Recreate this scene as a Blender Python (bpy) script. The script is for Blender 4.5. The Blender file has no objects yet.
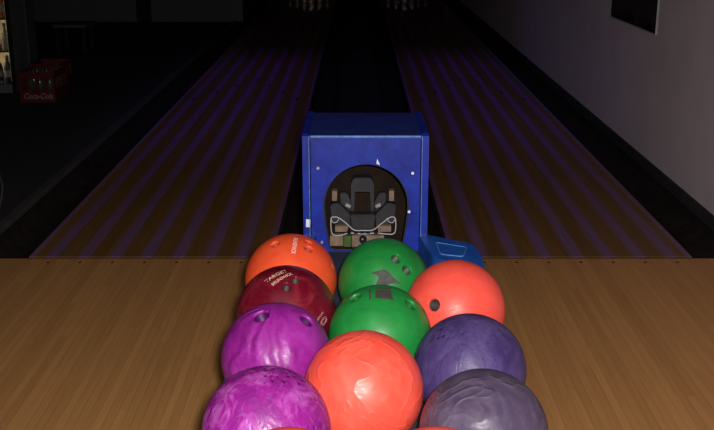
import bpy, bmesh, math, random
from mathutils import Vector, Matrix
from math import sin, cos, pi, radians, sqrt, atan2
random.seed(7)
C = bpy.context.scene.collection
sc = bpy.context.scene

# ------------------------------------------------------------------ camera
HC = 1.415
PITCH = radians(16.75)
F = 1000.0
cam_d = bpy.data.cameras.new('camera')
cam_d.sensor_width = 36.0
cam_d.lens = F / 714 * 36
cam_d.clip_start = 0.02
cam_d.clip_end = 100
cam = bpy.data.objects.new('camera', cam_d)
cam.location = (0, 0, HC)
cam.rotation_euler = (pi / 2 - PITCH, 0, 0)
C.objects.link(cam)
sc.camera = cam
EYE = Vector((0, 0, HC))


def ray(px, py):
    u = (px - 357) / F
    v = (py - 215) / F
    return Vector((u, cos(PITCH) - v * sin(PITCH), -sin(PITCH) - v * cos(PITCH)))


def at_y(px, py, Y):
    d = ray(px, py)
    return EYE + d * (Y / d.y)


def at_z(px, py, Z):
    d = ray(px, py)
    return EYE + d * ((Z - HC) / d.z)


def on_ball(px, py, c, r):
    d = ray(px, py).normalized()
    oc = EYE - c
    b = oc.dot(d)
    disc = b * b - (oc.dot(oc) - r * r)
    t = -b - sqrt(max(disc, 0))
    p = EYE + d * t
    return c + (p - c).normalized() * r


# ------------------------------------------------------------------ mesh helpers
def link(name, bm, mat, parent=None, smooth=False, loc=None, label=None):
    me = bpy.data.meshes.new(name)
    bm.normal_update()
    bm.to_mesh(me)
    bm.free()
    if smooth:
        for p in me.polygons:
            p.use_smooth = True
    mats = mat if isinstance(mat, (list, tuple)) else [mat]
    for m in mats:
        me.materials.append(m)
    o = bpy.data.objects.new(name, me)
    C.objects.link(o)
    if parent:
        o.parent = parent
    if loc:
        o.location = loc
    if label:
        o['label'] = label
    return o


def empty(name, label, cat, loc=(0, 0, 0), group=None):
    o = bpy.data.objects.new(name, None)
    o.location = loc
    o.empty_display_size = 0.05
    C.objects.link(o)
    tag(o, label, cat, group)
    return o


def tag(o, label, cat, group=None, kind=None):
    o['label'] = label
    o['category'] = cat
    if group:
        o['group'] = group
    if kind:
        o['kind'] = kind
    return o


def structure(o, label=None):
    o['kind'] = 'structure'
    if label:
        o['label'] = label
    return o


def bx(bm, x0, x1, y0, y1, z0, z1, mi=0):
    vs = [bm.verts.new(p) for p in [(x0, y0, z0), (x1, y0, z0), (x1, y1, z0), (x0, y1, z0),
                                    (x0, y0, z1), (x1, y0, z1), (x1, y1, z1), (x0, y1, z1)]]
    for f in [(3, 2, 1, 0), (4, 5, 6, 7), (0, 1, 5, 4), (1, 2, 6, 5), (2, 3, 7, 6), (3, 0, 4, 7)]:
        fc = bm.faces.new([vs[i] for i in f])
        fc.material_index = mi
    return vs


def box(x0, x1, y0, y1, z0, z1, bev=0.0):
    bm = bmesh.new()
    bx(bm, x0, x1, y0, y1, z0, z1)
    if bev:
        bmesh.ops.bevel(bm, geom=bm.edges[:], offset=bev, segments=2, affect='EDGES', profile=0.5)
    return bm


def tube(bm, pts, r, n=10, closed=False, cap=True):
    pts = [Vector(p) for p in pts]
    rings = []
    N = len(pts)
    prev = None
    for i, p in enumerate(pts):
        if closed:
            t = (pts[(i + 1) % N] - pts[i - 1]).normalized()
        else:
            t = (pts[min(i + 1, N - 1)] - pts[max(i - 1, 0)]).normalized()
        ref = prev if prev is not None else (Vector((0, 0, 1)) if abs(t.z) < 0.9 else Vector((1, 0, 0)))
        a = (ref - t * ref.dot(t)).normalized()
        prev = a
        b = t.cross(a)
        rings.append([bm.verts.new(p + (a * cos(2 * pi * k / n) + b * sin(2 * pi * k / n)) * r) for k in range(n)])
    M = N if closed else N - 1
    for i in range(M):
        A, B = rings[i], rings[(i + 1) % N]
        for k in range(n):
            bm.faces.new([A[k], A[(k + 1) % n], B[(k + 1) % n], B[k]])
    if not closed and cap:
        bm.faces.new(rings[0][::-1])
        bm.faces.new(rings[-1])


def lathe(bm, prof, c=(0, 0, 0), n=24):
    c = Vector(c)
    rings = []
    for r, z in prof:
        if r < 1e-6:
            rings.append([bm.verts.new(c + Vector((0, 0, z)))])
        else:
            rings.append([bm.verts.new(c + Vector((r * cos(2 * pi * k / n), r * sin(2 * pi * k / n), z))) for k in range(n)])
    for A, B in zip(rings, rings[1:]):
        for k in range(n):
            k2 = (k + 1) % n
            if len(A) == 1 and len(B) == 1:
                continue
            if len(A) == 1:
                bm.faces.new([A[0], B[k2], B[k]])
            elif len(B) == 1:
                bm.faces.new([A[k], A[k2], B[0]])
            else:
                bm.faces.new([A[k], A[k2], B[k2], B[k]])


def prism(bm, pts2, to3, depth_vec, mi=0):
    """polygon (2D list) mapped by to3, extruded along depth_vec"""
    a = [bm.verts.new(to3(*p)) for p in pts2]
    b = [bm.verts.new(Vector(to3(*p)) + Vector(depth_vec)) for p in pts2]
    n = len(pts2)
    fs = [bm.faces.new(a), bm.faces.new(b[::-1])]
    for i in range(n):
        fs.append(bm.faces.new([a[i], b[i], b[(i + 1) % n], a[(i + 1) % n]]))
    for f in fs:
        f.material_index = mi
    bmesh.ops.recalc_face_normals(bm, faces=bm.faces[:])


def catmull(pts, sub=6, closed=False):
    pts = [Vector(p) for p in pts]
    out = []
    N = len(pts)
    rng = range(N) if closed else range(N - 1)
    for i in rng:
        if closed:
            p0, p1, p2, p3 = pts[i - 1], pts[i], pts[(i + 1) % N], pts[(i + 2) % N]
        else:
            p0, p1, p2, p3 = pts[max(i - 1, 0)], pts[i], pts[i + 1], pts[min(i + 2, N - 1)]
        for k in range(sub):
            t = k / sub
            out.append(0.5 * ((2 * p1) + (p2 - p0) * t + (2 * p0 - 5 * p1 + 4 * p2 - p3) * t * t + (3 * p1 - p0 - 3 * p2 + p3) * t ** 3))
    if not closed:
        out.append(pts[-1])
    return out


def round_corners(pts, rad, seg=5):
    """2D closed polygon with rounded corners; rad may be list"""
    out = []
    N = len(pts)
    for i in range(N):
        r = rad[i] if isinstance(rad, (list, tuple)) else rad
        p = Vector(pts[i]); a = Vector(pts[i - 1]); b = Vector(pts[(i + 1) % N])
        if r <= 0:
            out.append(tuple(p)); continue
        da = (a - p).normalized(); db = (b - p).normalized()
        s = p + da * r; e = p + db * r
        for k in range(seg + 1):
            t = k / seg
            q = s * (1 - t) ** 2 + p * 2 * t * (1 - t) + e * t * t
            out.append(tuple(q))
    return out


# ------------------------------------------------------------------ materials
class NT:
    def __init__(self, name):
        self.m = bpy.data.materials.new(name)
        self.m.use_nodes = True
        self.t = self.m.node_tree
        self.b = self.t.nodes['Principled BSDF']

    def n(self, typ, **kw):
        nd = self.t.nodes.new(typ)
        for k, v in kw.items():
            if k in nd.inputs.keys():
                nd.inputs[k].default_value = v
            else:
                setattr(nd, k, v)
        return nd

    def l(self, a, b):
        self.t.links.new(a, b)

    def math(self, op, a, b=None, c=None):
        nd = self.t.nodes.new('ShaderNodeMath')
        nd.operation = op
        for i, v in enumerate((a, b, c)):
            if v is None:
                continue
            if isinstance(v, (int, float)):
                nd.inputs[i].default_value = v
            else:
                self.l(v, nd.inputs[i])
        return nd.outputs[0]

    def ramp(self, fac, stops):
        r = self.t.nodes.new('ShaderNodeValToRGB')
        e = r.color_ramp.elements
        while len(e) < len(stops):
            e.new(0.5)
        for i, (p, c) in enumerate(stops):
            e[i].position = p
            e[i].color = (c[0], c[1], c[2], 1)
        self.l(fac, r.inputs[0])
        return r.outputs[0]

    def mix(self, fac, a, b, blend='MIX'):
        nd = self.t.nodes.new('ShaderNodeMix')
        nd.data_type = 'RGBA'
        nd.blend_type = blend
        for key, v in ((0, fac), (6, a), (7, b)):
            if isinstance(v, (int, float)):
                nd.inputs[key].default_value = v
            elif isinstance(v, (tuple, list)):
                nd.inputs[key].default_value = (v[0], v[1], v[2], 1)
            else:
                self.l(v, nd.inputs[key])
        return nd.outputs[2]

    def coord(self, scale=(1, 1, 1), rot=(0, 0, 0), loc=(0, 0, 0)):
        tc = self.t.nodes.new('ShaderNodeTexCoord')
        mp = self.t.nodes.new('ShaderNodeMapping')
        mp.inputs['Scale'].default_value = scale
        mp.inputs['Rotation'].default_value = rot
        mp.inputs['Location'].default_value = loc
        self.l(tc.outputs['Object'], mp.inputs[0])
        return mp.outputs[0]

    def noise(self, vec, scale, detail=3, rough=0.5, dist=0.0):
        nd = self.n('ShaderNodeTexNoise', Scale=scale, Detail=detail, Roughness=rough, Distortion=dist)
        self.l(vec, nd.inputs['Vector'])
        return nd.outputs['Fac']

    def bump(self, h, strength, dist):
        b = self.t.nodes.new('ShaderNodeBump')
        b.inputs['Strength'].default_value = strength
        b.inputs['Distance'].default_value = dist
        self.l(h, b.inputs['Height'])
        return b.outputs[0]


def simple(name, col, rough=0.5, var=0.15, scale=12, spec=0.5, metal=0.0, bump=0.0):
    m = NT(name)
    v = m.coord()
    f = m.noise(v, scale, 4, 0.6)
    c = m.ramp(f, [(0.3, [x * (1 - var) for x in col]), (0.7, [min(1, x * (1 + var)) for x in col])])
    m.l(c, m.b.inputs['Base Color'])
    m.b.inputs['Roughness'].default_value = rough
    m.b.inputs['Metallic'].default_value = metal
    m.b.inputs['Specular IOR Level'].default_value = spec
    if bump:
        m.l(m.bump(f, bump, 0.004), m.b.inputs['Normal'])
    return m.m


def emis(name, col, s, var=0.3, scale=30):
    m = NT(name)
    f = m.noise(m.coord(), scale, 2)
    c = m.ramp(f, [(0.3, [x * (1 - var) for x in col]), (0.7, col)])
    m.l(c, m.b.inputs['Base Color'])
    m.l(c, m.b.inputs['Emission Color'])
    m.b.inputs['Emission Strength'].default_value = s
    return m.m


BW = 0.02727   # board width


def wood(name, dark, light, rough=0.38, stripes=None, spec=0.35, coat=0.0):
    """boards run along Y.  stripes=(offset, purple) adds the violet boards, every fifth"""
    m = NT(name)
    tc = m.t.nodes.new('ShaderNodeTexCoord')
    sp = m.t.nodes.new('ShaderNodeSeparateXYZ')
    m.l(tc.outputs['Object'], sp.inputs[0])
    x, y = sp.outputs[0], sp.outputs[1]
    bi = m.math('FLOOR', m.math('DIVIDE', x, BW))
    # per-board random
    cb = m.t.nodes.new('ShaderNodeCombineXYZ')
    m.l(bi, cb.inputs[0])
    seg = m.math('FLOOR', m.math('DIVIDE', m.math('ADD', y, m.math('MULTIPLY', m.math('FRACT', m.math('MULTIPLY', bi, 0.618)), 1.3)), 1.3))
    m.l(seg, cb.inputs[1])
    wn = m.t.nodes.new('ShaderNodeTexWhiteNoise')
    wn.noise_dimensions = '3D'
    m.l(cb.outputs[0], wn.inputs['Vector'])
    grain = m.noise(m.coord(scale=(90, 2.2, 1)), 1.0, 4, 0.65, 0.3)
    fine = m.noise(m.coord(scale=(300, 9, 1)), 1.0, 3, 0.6)
    f = m.math('ADD', m.math('MULTIPLY', wn.outputs['Value'], 0.24),
               m.math('ADD', m.math('MULTIPLY', grain, 0.5), m.math('MULTIPLY', fine, 0.33)))
    col = m.ramp(f, [(0.2, dark), (0.85, light)])
    fx = m.math('FRACT', m.math('DIVIDE', x, BW))
    seam = m.math('LESS_THAN', m.math('MINIMUM', fx, m.math('SUBTRACT', 1.0, fx)), 0.03)
    col = m.mix(m.math('MULTIPLY', seam, 0.35), col, [d * 0.3 for d in dark])
    if stripes:
        off, pur = stripes
        s = m.math('FRACT', m.math('DIVIDE', m.math('SUBTRACT', x, off), 5 * BW))
        d = m.math('ABSOLUTE', m.math('SUBTRACT', s, 0.5))
        mk = m.n('ShaderNodeMapRange')
        mk.inputs['From Min'].default_value = 0.26
        mk.inputs['From Max'].default_value = 0.11
        m.l(d, mk.inputs['Value'])
        pv = m.ramp(grain, [(0.3, [c * 0.75 for c in pur]), (0.7, pur)])
        col = m.mix(mk.outputs[0], col, pv)
    m.l(col, m.b.inputs['Base Color'])
    m.b.inputs['Roughness'].default_value = rough
    m.b.inputs['Specular IOR Level'].default_value = spec
    m.b.inputs['Coat Weight'].default_value = coat
    m.b.inputs['Coat Roughness'].default_value = 0.03
    m.l(m.bump(f, 0.08, 0.001), m.b.inputs['Normal'])
    return m.m


def ball_mat(name, base, light, dark, mode='plain', rough=0.3, seed=0.0, bs=1.0):
    """cast plastic / resin, colour clouds and moulded wrinkles"""
    m = NT(name)
    v = m.coord(loc=(seed, seed * 1.7, seed * 0.3))
    cl = m.noise(v, 14, 5, 0.62, 1.2)
    col = m.ramp(cl, [(0.28, dark), (0.5, base), (0.74, light)])
    sc_ = m.noise(m.coord(scale=(1, 1, 5), loc=(seed, 0, 0)), 55, 4, 0.7)
    r = m.n('ShaderNodeMapRange')
    r.inputs['From Min'].default_value = 0.35
    r.inputs['From Max'].default_value = 0.75
    r.inputs['To Min'].default_value = rough
    r.inputs['To Max'].default_value = min(1, rough + 0.22)
    m.l(sc_, r.inputs['Value'])
    m.l(r.outputs[0], m.b.inputs['Roughness'])
    tc = m.t.nodes.new('ShaderNodeTexCoord')
    gr = m.t.nodes.new('ShaderNodeTexGradient')
    gr.gradient_type = 'RADIAL'
    m.l(tc.outputs['Object'], gr.inputs[0])
    if mode == 'swirl':
        mp = m.t.nodes.new('ShaderNodeMapping')
        mp.inputs['Rotation'].default_value = (radians(-108), radians(8), 0)
        m.l(tc.outputs['Object'], mp.inputs[0])
        m.l(mp.outputs[0], gr.inputs[0])
    wob = m.noise(v, 13, 3, 0.5)
    if mode == 'swirl':
        warp = m.noise(v, 8 + 2 * bs, 1.5, 0.45, 1.6)
        rid = m.math('POWER', m.math('SUBTRACT', 1.0, m.math('ABSOLUTE', m.math('MULTIPLY', m.math('SUBTRACT', warp, 0.5), 7.0))), 3.0)
        rid = m.math('MAXIMUM', rid, 0.0)
        fold = m.math('SINE', m.math('ADD', m.math('MULTIPLY', gr.outputs['Fac'], 2 * pi * 13), m.math('MULTIPLY', wob, 22)))
        zone = m.ramp(m.noise(v, 8, 1), [(0.48, (0, 0, 0)), (0.62, (1, 1, 1))])
        h = m.math('ADD', m.math('MULTIPLY', rid, 0.8), m.math('MULTIPLY', m.math('MULTIPLY', fold, zone), 0.22))
        m.l(m.bump(h, 0.8, 0.0028 * bs), m.b.inputs['Normal'])
        col = m.mix(m.math('MULTIPLY', rid, 0.25), col, light)
    elif mode == 'folds':
        fold = m.math('SINE', m.math('ADD', m.math('MULTIPLY', gr.outputs['Fac'], 2 * pi * 15), m.math('MULTIPLY', wob, 16)))
        zone = m.ramp(m.noise(v, 7, 1), [(0.38, (0, 0, 0)), (0.58, (1, 1, 1))])
        h = m.math('MULTIPLY', fold, zone)
        m.l(m.bump(h, 0.8, 0.0016 * bs), m.b.inputs['Normal'])
        col = m.mix(m.math('MULTIPLY', m.math('MAXIMUM', h, 0.0), 0.3), col, light)
    elif mode == 'pits':
        vo = m.n('ShaderNodeTexVoronoi', Scale=95.0)
        m.l(m.coord(scale=(1, 0.6, 0.45), loc=(seed, 0, 0)), vo.inputs['Vector'])
        zone = m.ramp(m.noise(v, 11, 3, 0.5, 0.6), [(0.47, (0, 0, 0)), (0.6, (1, 1, 1))])
        pit = m.ramp(vo.outputs['Distance'], [(0.12, (1, 1, 1)), (0.36, (0, 0, 0))])
        k = m.math('MULTIPLY', pit, zone)
        streak = m.noise(m.coord(scale=(1, 1, 0.35), loc=(seed, 0, 0)), 50, 3, 0.6, 0.8)
        h = m.math('SUBTRACT', m.math('MULTIPLY', streak, 0.6), k)
        m.l(m.bump(h, 0.5 * bs, 0.003), m.b.inputs['Normal'])
        col = m.mix(m.math('MULTIPLY', k, 0.75), col, dark)
        st = m.ramp(streak, [(0.52, (0, 0, 0)), (0.68, (1, 1, 1))])
        col = m.mix(m.math('MULTIPLY', st, 0.35), col, light)
    else:
        h = m.noise(v, 30, 3)
        m.l(m.bump(h, 0.05, 0.002), m.b.inputs['Normal'])
    m.l(col, m.b.inputs['Base Color'])
    m.b.inputs['Specular IOR Level'].default_value = 0.38
    return m.m


M = {}
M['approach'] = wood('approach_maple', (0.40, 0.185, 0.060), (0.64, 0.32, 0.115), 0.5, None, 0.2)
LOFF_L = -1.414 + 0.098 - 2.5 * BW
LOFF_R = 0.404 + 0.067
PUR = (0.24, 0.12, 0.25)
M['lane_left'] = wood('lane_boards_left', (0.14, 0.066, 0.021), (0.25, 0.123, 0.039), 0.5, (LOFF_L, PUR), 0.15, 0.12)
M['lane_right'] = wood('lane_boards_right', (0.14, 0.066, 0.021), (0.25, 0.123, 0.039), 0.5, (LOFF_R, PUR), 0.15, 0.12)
M['black'] = simple('black_paint', (0.010, 0.009, 0.009), 0.75, 0.3, 20, 0.15)
M['gutter'] = simple('gutter_plastic', (0.024, 0.019, 0.017), 0.8, 0.35, 14, 0.08, bump=0.1)
M['subfloor'] = simple('subfloor', (0.006, 0.006, 0.006), 0.9, 0.3, 9, 0.1)
M['cap'] = simple('track_cover', (0.030, 0.026, 0.027), 0.85, 0.25, 8, 0.08)
M['carpet'] = simple('dark_carpet', (0.050, 0.048, 0.050), 0.95, 0.35, 60, 0.05, bump=0.3)
M['edge'] = simple('edge_board', (0.075, 0.070, 0.070), 0.75, 0.2, 10, 0.15)
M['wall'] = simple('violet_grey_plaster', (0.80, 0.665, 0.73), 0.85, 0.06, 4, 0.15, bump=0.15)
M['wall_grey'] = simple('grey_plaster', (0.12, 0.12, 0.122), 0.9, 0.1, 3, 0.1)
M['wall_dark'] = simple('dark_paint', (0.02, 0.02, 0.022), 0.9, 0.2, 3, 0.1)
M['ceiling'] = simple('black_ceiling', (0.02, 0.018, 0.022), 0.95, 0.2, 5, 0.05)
M['base'] = simple('dark_baseboard', (0.05, 0.045, 0.047), 0.7, 0.2, 12, 0.15)


def blue_plastic(name, dark, mid, worn, wear=0.5, rough=0.38):
    m = NT(name)
    v = m.coord()
    f = m.noise(v, 16, 5, 0.65, 0.4)
    c = m.ramp(f, [(0.3, dark), (0.7, mid)])
    s = m.noise(m.coord(scale=(1, 1, 0.4)), 130, 5, 0.8)
    k = m.ramp(s, [(0.60, (0, 0, 0)), (0.76, (1, 1, 1))])
    c = m.mix(m.math('MULTIPLY', k, wear), c, worn)
    m.l(c, m.b.inputs['Base Color'])
    m.b.inputs['Roughness'].default_value = rough
    m.b.inputs['Specular IOR Level'].default_value = 0.4
    m.l(m.bump(s, 0.12, 0.002), m.b.inputs['Normal'])
    return m.m


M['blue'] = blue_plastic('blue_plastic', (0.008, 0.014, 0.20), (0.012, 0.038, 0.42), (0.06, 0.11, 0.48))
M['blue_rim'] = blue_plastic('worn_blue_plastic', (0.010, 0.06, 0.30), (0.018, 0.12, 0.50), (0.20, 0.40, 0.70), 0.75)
M['blue_top_shaded'] = blue_plastic('blue_plastic_top_shaded', (0.007, 0.016, 0.15), (0.012, 0.028, 0.24), (0.04, 0.06, 0.35), 0.3, 0.6)  # darker copy of the hood blue, grazing-light shade put into the colour
M['pale_edge'] = simple('pale_blue_edge', (0.10, 0.22, 0.55), 0.45, 0.4, 60)  # pale blue for painted highlights on the hood edges; also the pocket lip
M['liner'] = simple('slate_liner', (0.035, 0.042, 0.075), 0.75, 0.25, 18, 0.25)
M['inner'] = simple('lift_housing_dark', (0.022, 0.013, 0.009), 0.85, 0.3, 14, 0.1)
M['mech'] = simple('dark_grey_metal', (0.030, 0.026, 0.033), 0.55, 0.3, 25, 0.4)
M['tan'] = simple('tan_wood_block', (0.26, 0.18, 0.13), 0.7, 0.3, 40, 0.2)
M['wire'] = simple('white_coated_wire', (0.55, 0.53, 0.55), 0.4, 0.1, 20)
M['white'] = simple('white_plastic', (0.85, 0.87, 0.92), 0.4, 0.08, 30)
M['steel'] = simple('dull_steel', (0.55, 0.5, 0.48), 0.35, 0.2, 30, 0.5, 0.6)
M['green_bit'] = simple('green_wood', (0.07, 0.13, 0.035), 0.7, 0.3, 40, 0.2)
M['pin'] = simple('pin_white', (0.8, 0.78, 0.74), 0.3, 0.05, 10)
M['pin_red'] = simple('pin_red_stripe', (0.6, 0.02, 0.02), 0.3, 0.05, 10)
M['crate'] = simple('red_crate_plastic', (0.085, 0.004, 0.008), 0.6, 0.25, 20, 0.3)
M['print'] = simple('white_print', (0.30, 0.16, 0.18), 0.6, 0.2, 60)
M['glass_bottle'] = simple('dark_bottle_glass', (0.05, 0.07, 0.06), 0.15, 0.2, 20)
M['post'] = simple('grey_post_paint', (0.10, 0.105, 0.115), 0.7, 0.2, 9)
M['cable'] = simple('grey_cable', (0.22, 0.22, 0.23), 0.6, 0.1, 20)
M['silver'] = simple('picture_frame_silver', (0.42, 0.42, 0.44), 0.5, 0.08, 20, 0.4)

# ------------------------------------------------------------------ setting
XR = 1.69
FL = 4.066          # foul line
LE = 20.75          # lane end / pin deck end
XE = -1.705
XW = -6.0
TOP = 3.0

bm = box(XW, XR, -1.6, FL - 0.012, -0.12, 0.0)
for fc in bm.faces:
    fc.material_index = 0
for cx in (-1.311, 0.541):                 # approach dots set into the boards
    for i in range(7):
        r = 0.0065
        cxx = cx + i * 5 * BW
        vs = [bm.verts.new((cxx + r * cos(2 * pi * k / 12), FL - 0.062 + r * 1.3 * sin(2 * pi * k / 12), 0.0006)) for k in range(12)]
        f_ = bm.faces.new(vs)
        f_.material_index = 1
structure(link('floor', bm, [M['approach'], M['black']]))
structure(link('floor_left', box(XW, XE, FL + 0.012, LE + 1.2, -0.12, 0.0), M['carpet']))
structure(link('trim_1', box(XE, -1.657, FL + 0.012, LE + 1.2, -0.12, 0.012, 0.004), M['edge']))
structure(link('trim_2', box(XW, 1.452, FL - 0.012, FL + 0.012, -0.12, -0.004), M['black']))
structure(link('floor_right', box(XE, XR, FL + 0.012, LE + 1.2, -0.16, -0.125), M['subfloor']))
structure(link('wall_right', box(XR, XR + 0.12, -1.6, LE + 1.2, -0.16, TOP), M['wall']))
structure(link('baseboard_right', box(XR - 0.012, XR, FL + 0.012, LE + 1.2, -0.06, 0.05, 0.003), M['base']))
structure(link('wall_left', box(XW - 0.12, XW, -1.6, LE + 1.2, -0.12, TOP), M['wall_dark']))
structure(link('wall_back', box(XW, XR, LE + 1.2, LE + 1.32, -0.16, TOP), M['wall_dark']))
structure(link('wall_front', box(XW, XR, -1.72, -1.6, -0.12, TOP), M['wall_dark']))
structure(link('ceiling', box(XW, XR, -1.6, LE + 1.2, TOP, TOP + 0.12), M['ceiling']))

# far partition on the left, pale panels with dark door-like gap
WY = 13.9
zx = lambda px: (px - 357) * (WY * cos(PITCH) + HC * sin(PITCH)) / F
bm = bmesh.new()
bx(bm, XW, zx(137), WY, WY + 0.1, 0.0, TOP)
bx(bm, zx(152), zx(243), WY, WY + 0.1, 0.0, TOP)
structure(link('wall_partition', bm, M['wall_grey']))
bm = bmesh.new()
bx(bm, zx(137), zx(152), WY + 0.03, WY + 0.08, 0.0, TOP, 0)
d1_ = link('door_1', bm, M['wall_dark']); structure(d1_)
link('door_handle', box(zx(140), zx(141.5), WY + 0.004, WY + 0.03, 0.35, 1.15, 0.002), M['edge'], d1_)

# ------------------------------------------------------------------ lanes
M['violet_board'] = simple('violet_edge_board', (0.24, 0.12, 0.20), 0.5, 0.15, 30, 0.15)


def lane(x0, x1, mat, label):
    ew = 0.026
    ex = (x0, x0 + ew) if x0 < 0 else (x1 - ew, x1)
    bm = box(x0 + (ew if x0 < 0 else 0), x1 - (0 if x0 < 0 else ew), FL + 0.012, LE, -0.06, 0.0)
    # painted board edge lines and seven guide arrows inlaid
    n0 = 0
    cx = (x0 + x1) / 2
    for k in range(-3, 4):
        ax = cx + k * 5 * BW
        ay = FL + 4.75 - abs(k) * 0.33
        vs = [bm.verts.new(p) for p in ((ax - 0.014, ay, 0.0006), (ax, ay + 0.05, 0.0006), (ax + 0.014, ay, 0.0006), (ax, ay + 0.16, 0.0006))]
        f1 = bm.faces.new([vs[0], vs[1], vs[3]]); f2 = bm.faces.new([vs[1], vs[2], vs[3]])
        f1.material_index = f2.material_index = 1
    bmesh.ops.recalc_face_normals(bm, faces=[f for f in bm.faces if f.material_index == 1])
    for f in bm.faces:
        if f.material_index == 1 and f.normal.z < 0:
            f.normal_flip()
    o = link('bowling_lane', bm, [mat, M['black']])
    link('edge_board', box(ex[0], ex[1], FL + 0.012, LE, -0.06, 0.0), M['violet_board'], o, label='violet edge board')
    return tag(o, label, 'bowling lane', 'two striped lanes')


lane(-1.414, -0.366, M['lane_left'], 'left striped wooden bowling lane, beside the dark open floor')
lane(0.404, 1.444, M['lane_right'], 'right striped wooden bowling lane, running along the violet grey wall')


def gutter(x0, x1, label):
    bm = bmesh.new()
    prof = []
    w = x1 - x0
    for k in range(13):
        a = pi * k / 12
        prof.append((x0 + w / 2 - (w / 2 - 0.012) * cos(a), -0.012 - 0.085 * sin(a)))
    outer = [(x0, -0.012)] + prof + [(x1, -0.012), (x1, -0.118), (x0, -0.118)]
    prism(bm, outer, lambda x, z: (x, FL + 0.012, z), (0, LE - FL, 0))
    o = link('gutter', bm, M['gutter'])
    return tag(o, label, 'gutter', 'ball gutters beside the lanes')


gutter(-1.655, -1.416, 'black gutter on the outer left side, beside the open carpeted floor')
gutter(-0.364, -0.145, 'black gutter between the left lane and the middle track cover')
gutter(0.180, 0.402, 'black gutter between the right lane and the middle track cover')
gutter(1.446, 1.677, 'black gutter along the violet grey wall beyond the right lane')

bm = bmesh.new()
prof = [(-0.143, -0.118), (-0.143, 0.0), (-0.125, 0.02), (-0.05, 0.024), (-0.046, 0.032), (-0.016, 0.032), (-0.012, 0.024),
        (0.048, 0.024), (0.052, 0.032), (0.082, 0.032), (0.086, 0.024), (0.16, 0.02), (0.178, 0.0), (0.178, -0.118)]
prism(bm, prof, lambda x, z: (x, FL + 0.012, z), (0, LE - FL, 0))
tag(link('ball_track_cover', bm, M['cap']), 'dark ridged cover over the ball track, between the two lanes behind the blue hood', 'track cover')

# pins and pin decks, seen as reflections at the far end
prof_pin = [(0, 0), (0.0255, 0), (0.029, 0.01), (0.037, 0.03), (0.048, 0.065), (0.0572, 0.1), (0.0604, 0.114), (0.058, 0.14), (0.05, 0.175),
            (0.037, 0.215), (0.026, 0.25), (0.0235, 0.27), (0.0245, 0.295), (0.029, 0.32), (0.0323, 0.345), (0.03, 0.365), (0.02, 0.377), (0, 0.381)]


def make_pin():
    bm = bmesh.new()
    lathe(bm, prof_pin, n=20)
    bmesh.ops.recalc_face_normals(bm, faces=bm.faces[:])
    for f in bm.faces:
        z = f.calc_center_median().z
        f.material_index = 1 if (0.25 < z < 0.262 or 0.272 < z < 0.294) else 0
    return bm


pin0 = None
HP = LE - 0.95
for cx, side in ((-0.89, 'left'), (0.924, 'right')):
    k = 0
    for row in range(4):
        for j in range(row + 1):
            x = cx + (j - row / 2) * 0.3048
            y = HP + row * 0.264
            if pin0 is None:
                p = pin0 = link('bowling_pin', make_pin(), [M['pin'], M['pin_red']], smooth=True)
            else:
                p = pin0.copy(); C.objects.link(p)
            p.location = (x, y, 0)
            tag(p, 'white bowling pin with red neck stripes standing at the far end of the %s lane' % side,
                'bowling pin', 'bowling pins at the end of the %s lane' % side)


def pin_housing(x0, x1, lamp_col, power, label):
    t = empty('pin_housing', label, 'pin housing', ((x0 + x1) / 2, HP, 0))
    cx, cy = (x0 + x1) / 2, HP
    for s in (-1, 1):
        xa = x0 - cx - 0.02 if s < 0 else x1 - cx
        link('side_board', box(xa, xa + 0.02, -0.5, 1.1, 0.003, 1.1), M['black'], t)
    link('rear_curtain', box(x0 - cx, x1 - cx, 1.1, 1.13, 0.003, 1.1), M['black'], t)
    link('front_panel', box(x0 - cx - 0.02, x1 - cx + 0.02, -0.53, -0.5, 0.62, 1.5), M['wall_dark'], t)
    lb = link('lamp_tube', box(-0.4, 0.4, -0.47, -0.43, 0.68, 0.71, 0.008), emis('pin_lamp_' + label[:4], lamp_col, 4), t)
    ld = bpy.data.lights.new('pin_light', 'AREA')
    ld.shape = 'RECTANGLE'; ld.size = 0.9; ld.size_y = 0.1
    ld.energy = power; ld.color = lamp_col
    lo = bpy.data.objects.new('pin_light', ld)
    lo.location = (0, -0.42, 0.66)
    lo.rotation_euler = (radians(35), 0, 0)
    lo.parent = t
    C.objects.link(lo)


pin_housing(-1.43, -0.35, (1.0, 0.82, 0.66), 1.6, 'left dark pin housing over the pins of the left lane')
pin_housing(0.384, 1.464, (0.85, 0.8, 1.0), 1.1, 'right dark pin housing over the pins of the right lane')

# ------------------------------------------------------------------ framed picture on right wall
m = NT('picture_print')
tcv = m.coord()
sp = m.t.nodes.new('ShaderNodeSeparateXYZ'); m.l(tcv, sp.inputs[0])
bands = m.ramp(m.math('ADD', m.math('MULTIPLY', m.math('SUBTRACT', sp.outputs[2], 0.76), 1.2), m.math('MULTIPLY', m.noise(m.coord(scale=(1, 2, 6)), 3, 3), 0.12)),
               [(0.10, (0.006, 0.006, 0.007)), (0.16, (0.035, 0.033, 0.045)), (0.28, (0.018, 0.02, 0.03)), (0.36, (0.06, 0.045, 0.04)), (0.7, (0.03, 0.04, 0.07))])
warm = m.ramp(m.noise(m.coord(scale=(1, 1.4, 1.2)), 2.6, 3), [(0.45, (0, 0, 0)), (0.62, (1, 1, 1))])
m.l(m.mix(m.math('MULTIPLY', warm, 0.6), bands, (0.09, 0.045, 0.02)), m.b.inputs['Base Color'])
m.b.inputs['Roughness'].default_value = 0.35
m.b.inputs['Specular IOR Level'].default_value = 0.2
PY0, PY1, PZ0, PZ1 = 5.69, 6.74, 0.762, 1.56
pf = empty('framed_picture', 'dark framed picture hanging on the violet grey wall', 'picture', (XR, (PY0 + PY1) / 2, PZ0))
yy = (PY1 - PY0) / 2
bm = bmesh.new()
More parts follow.
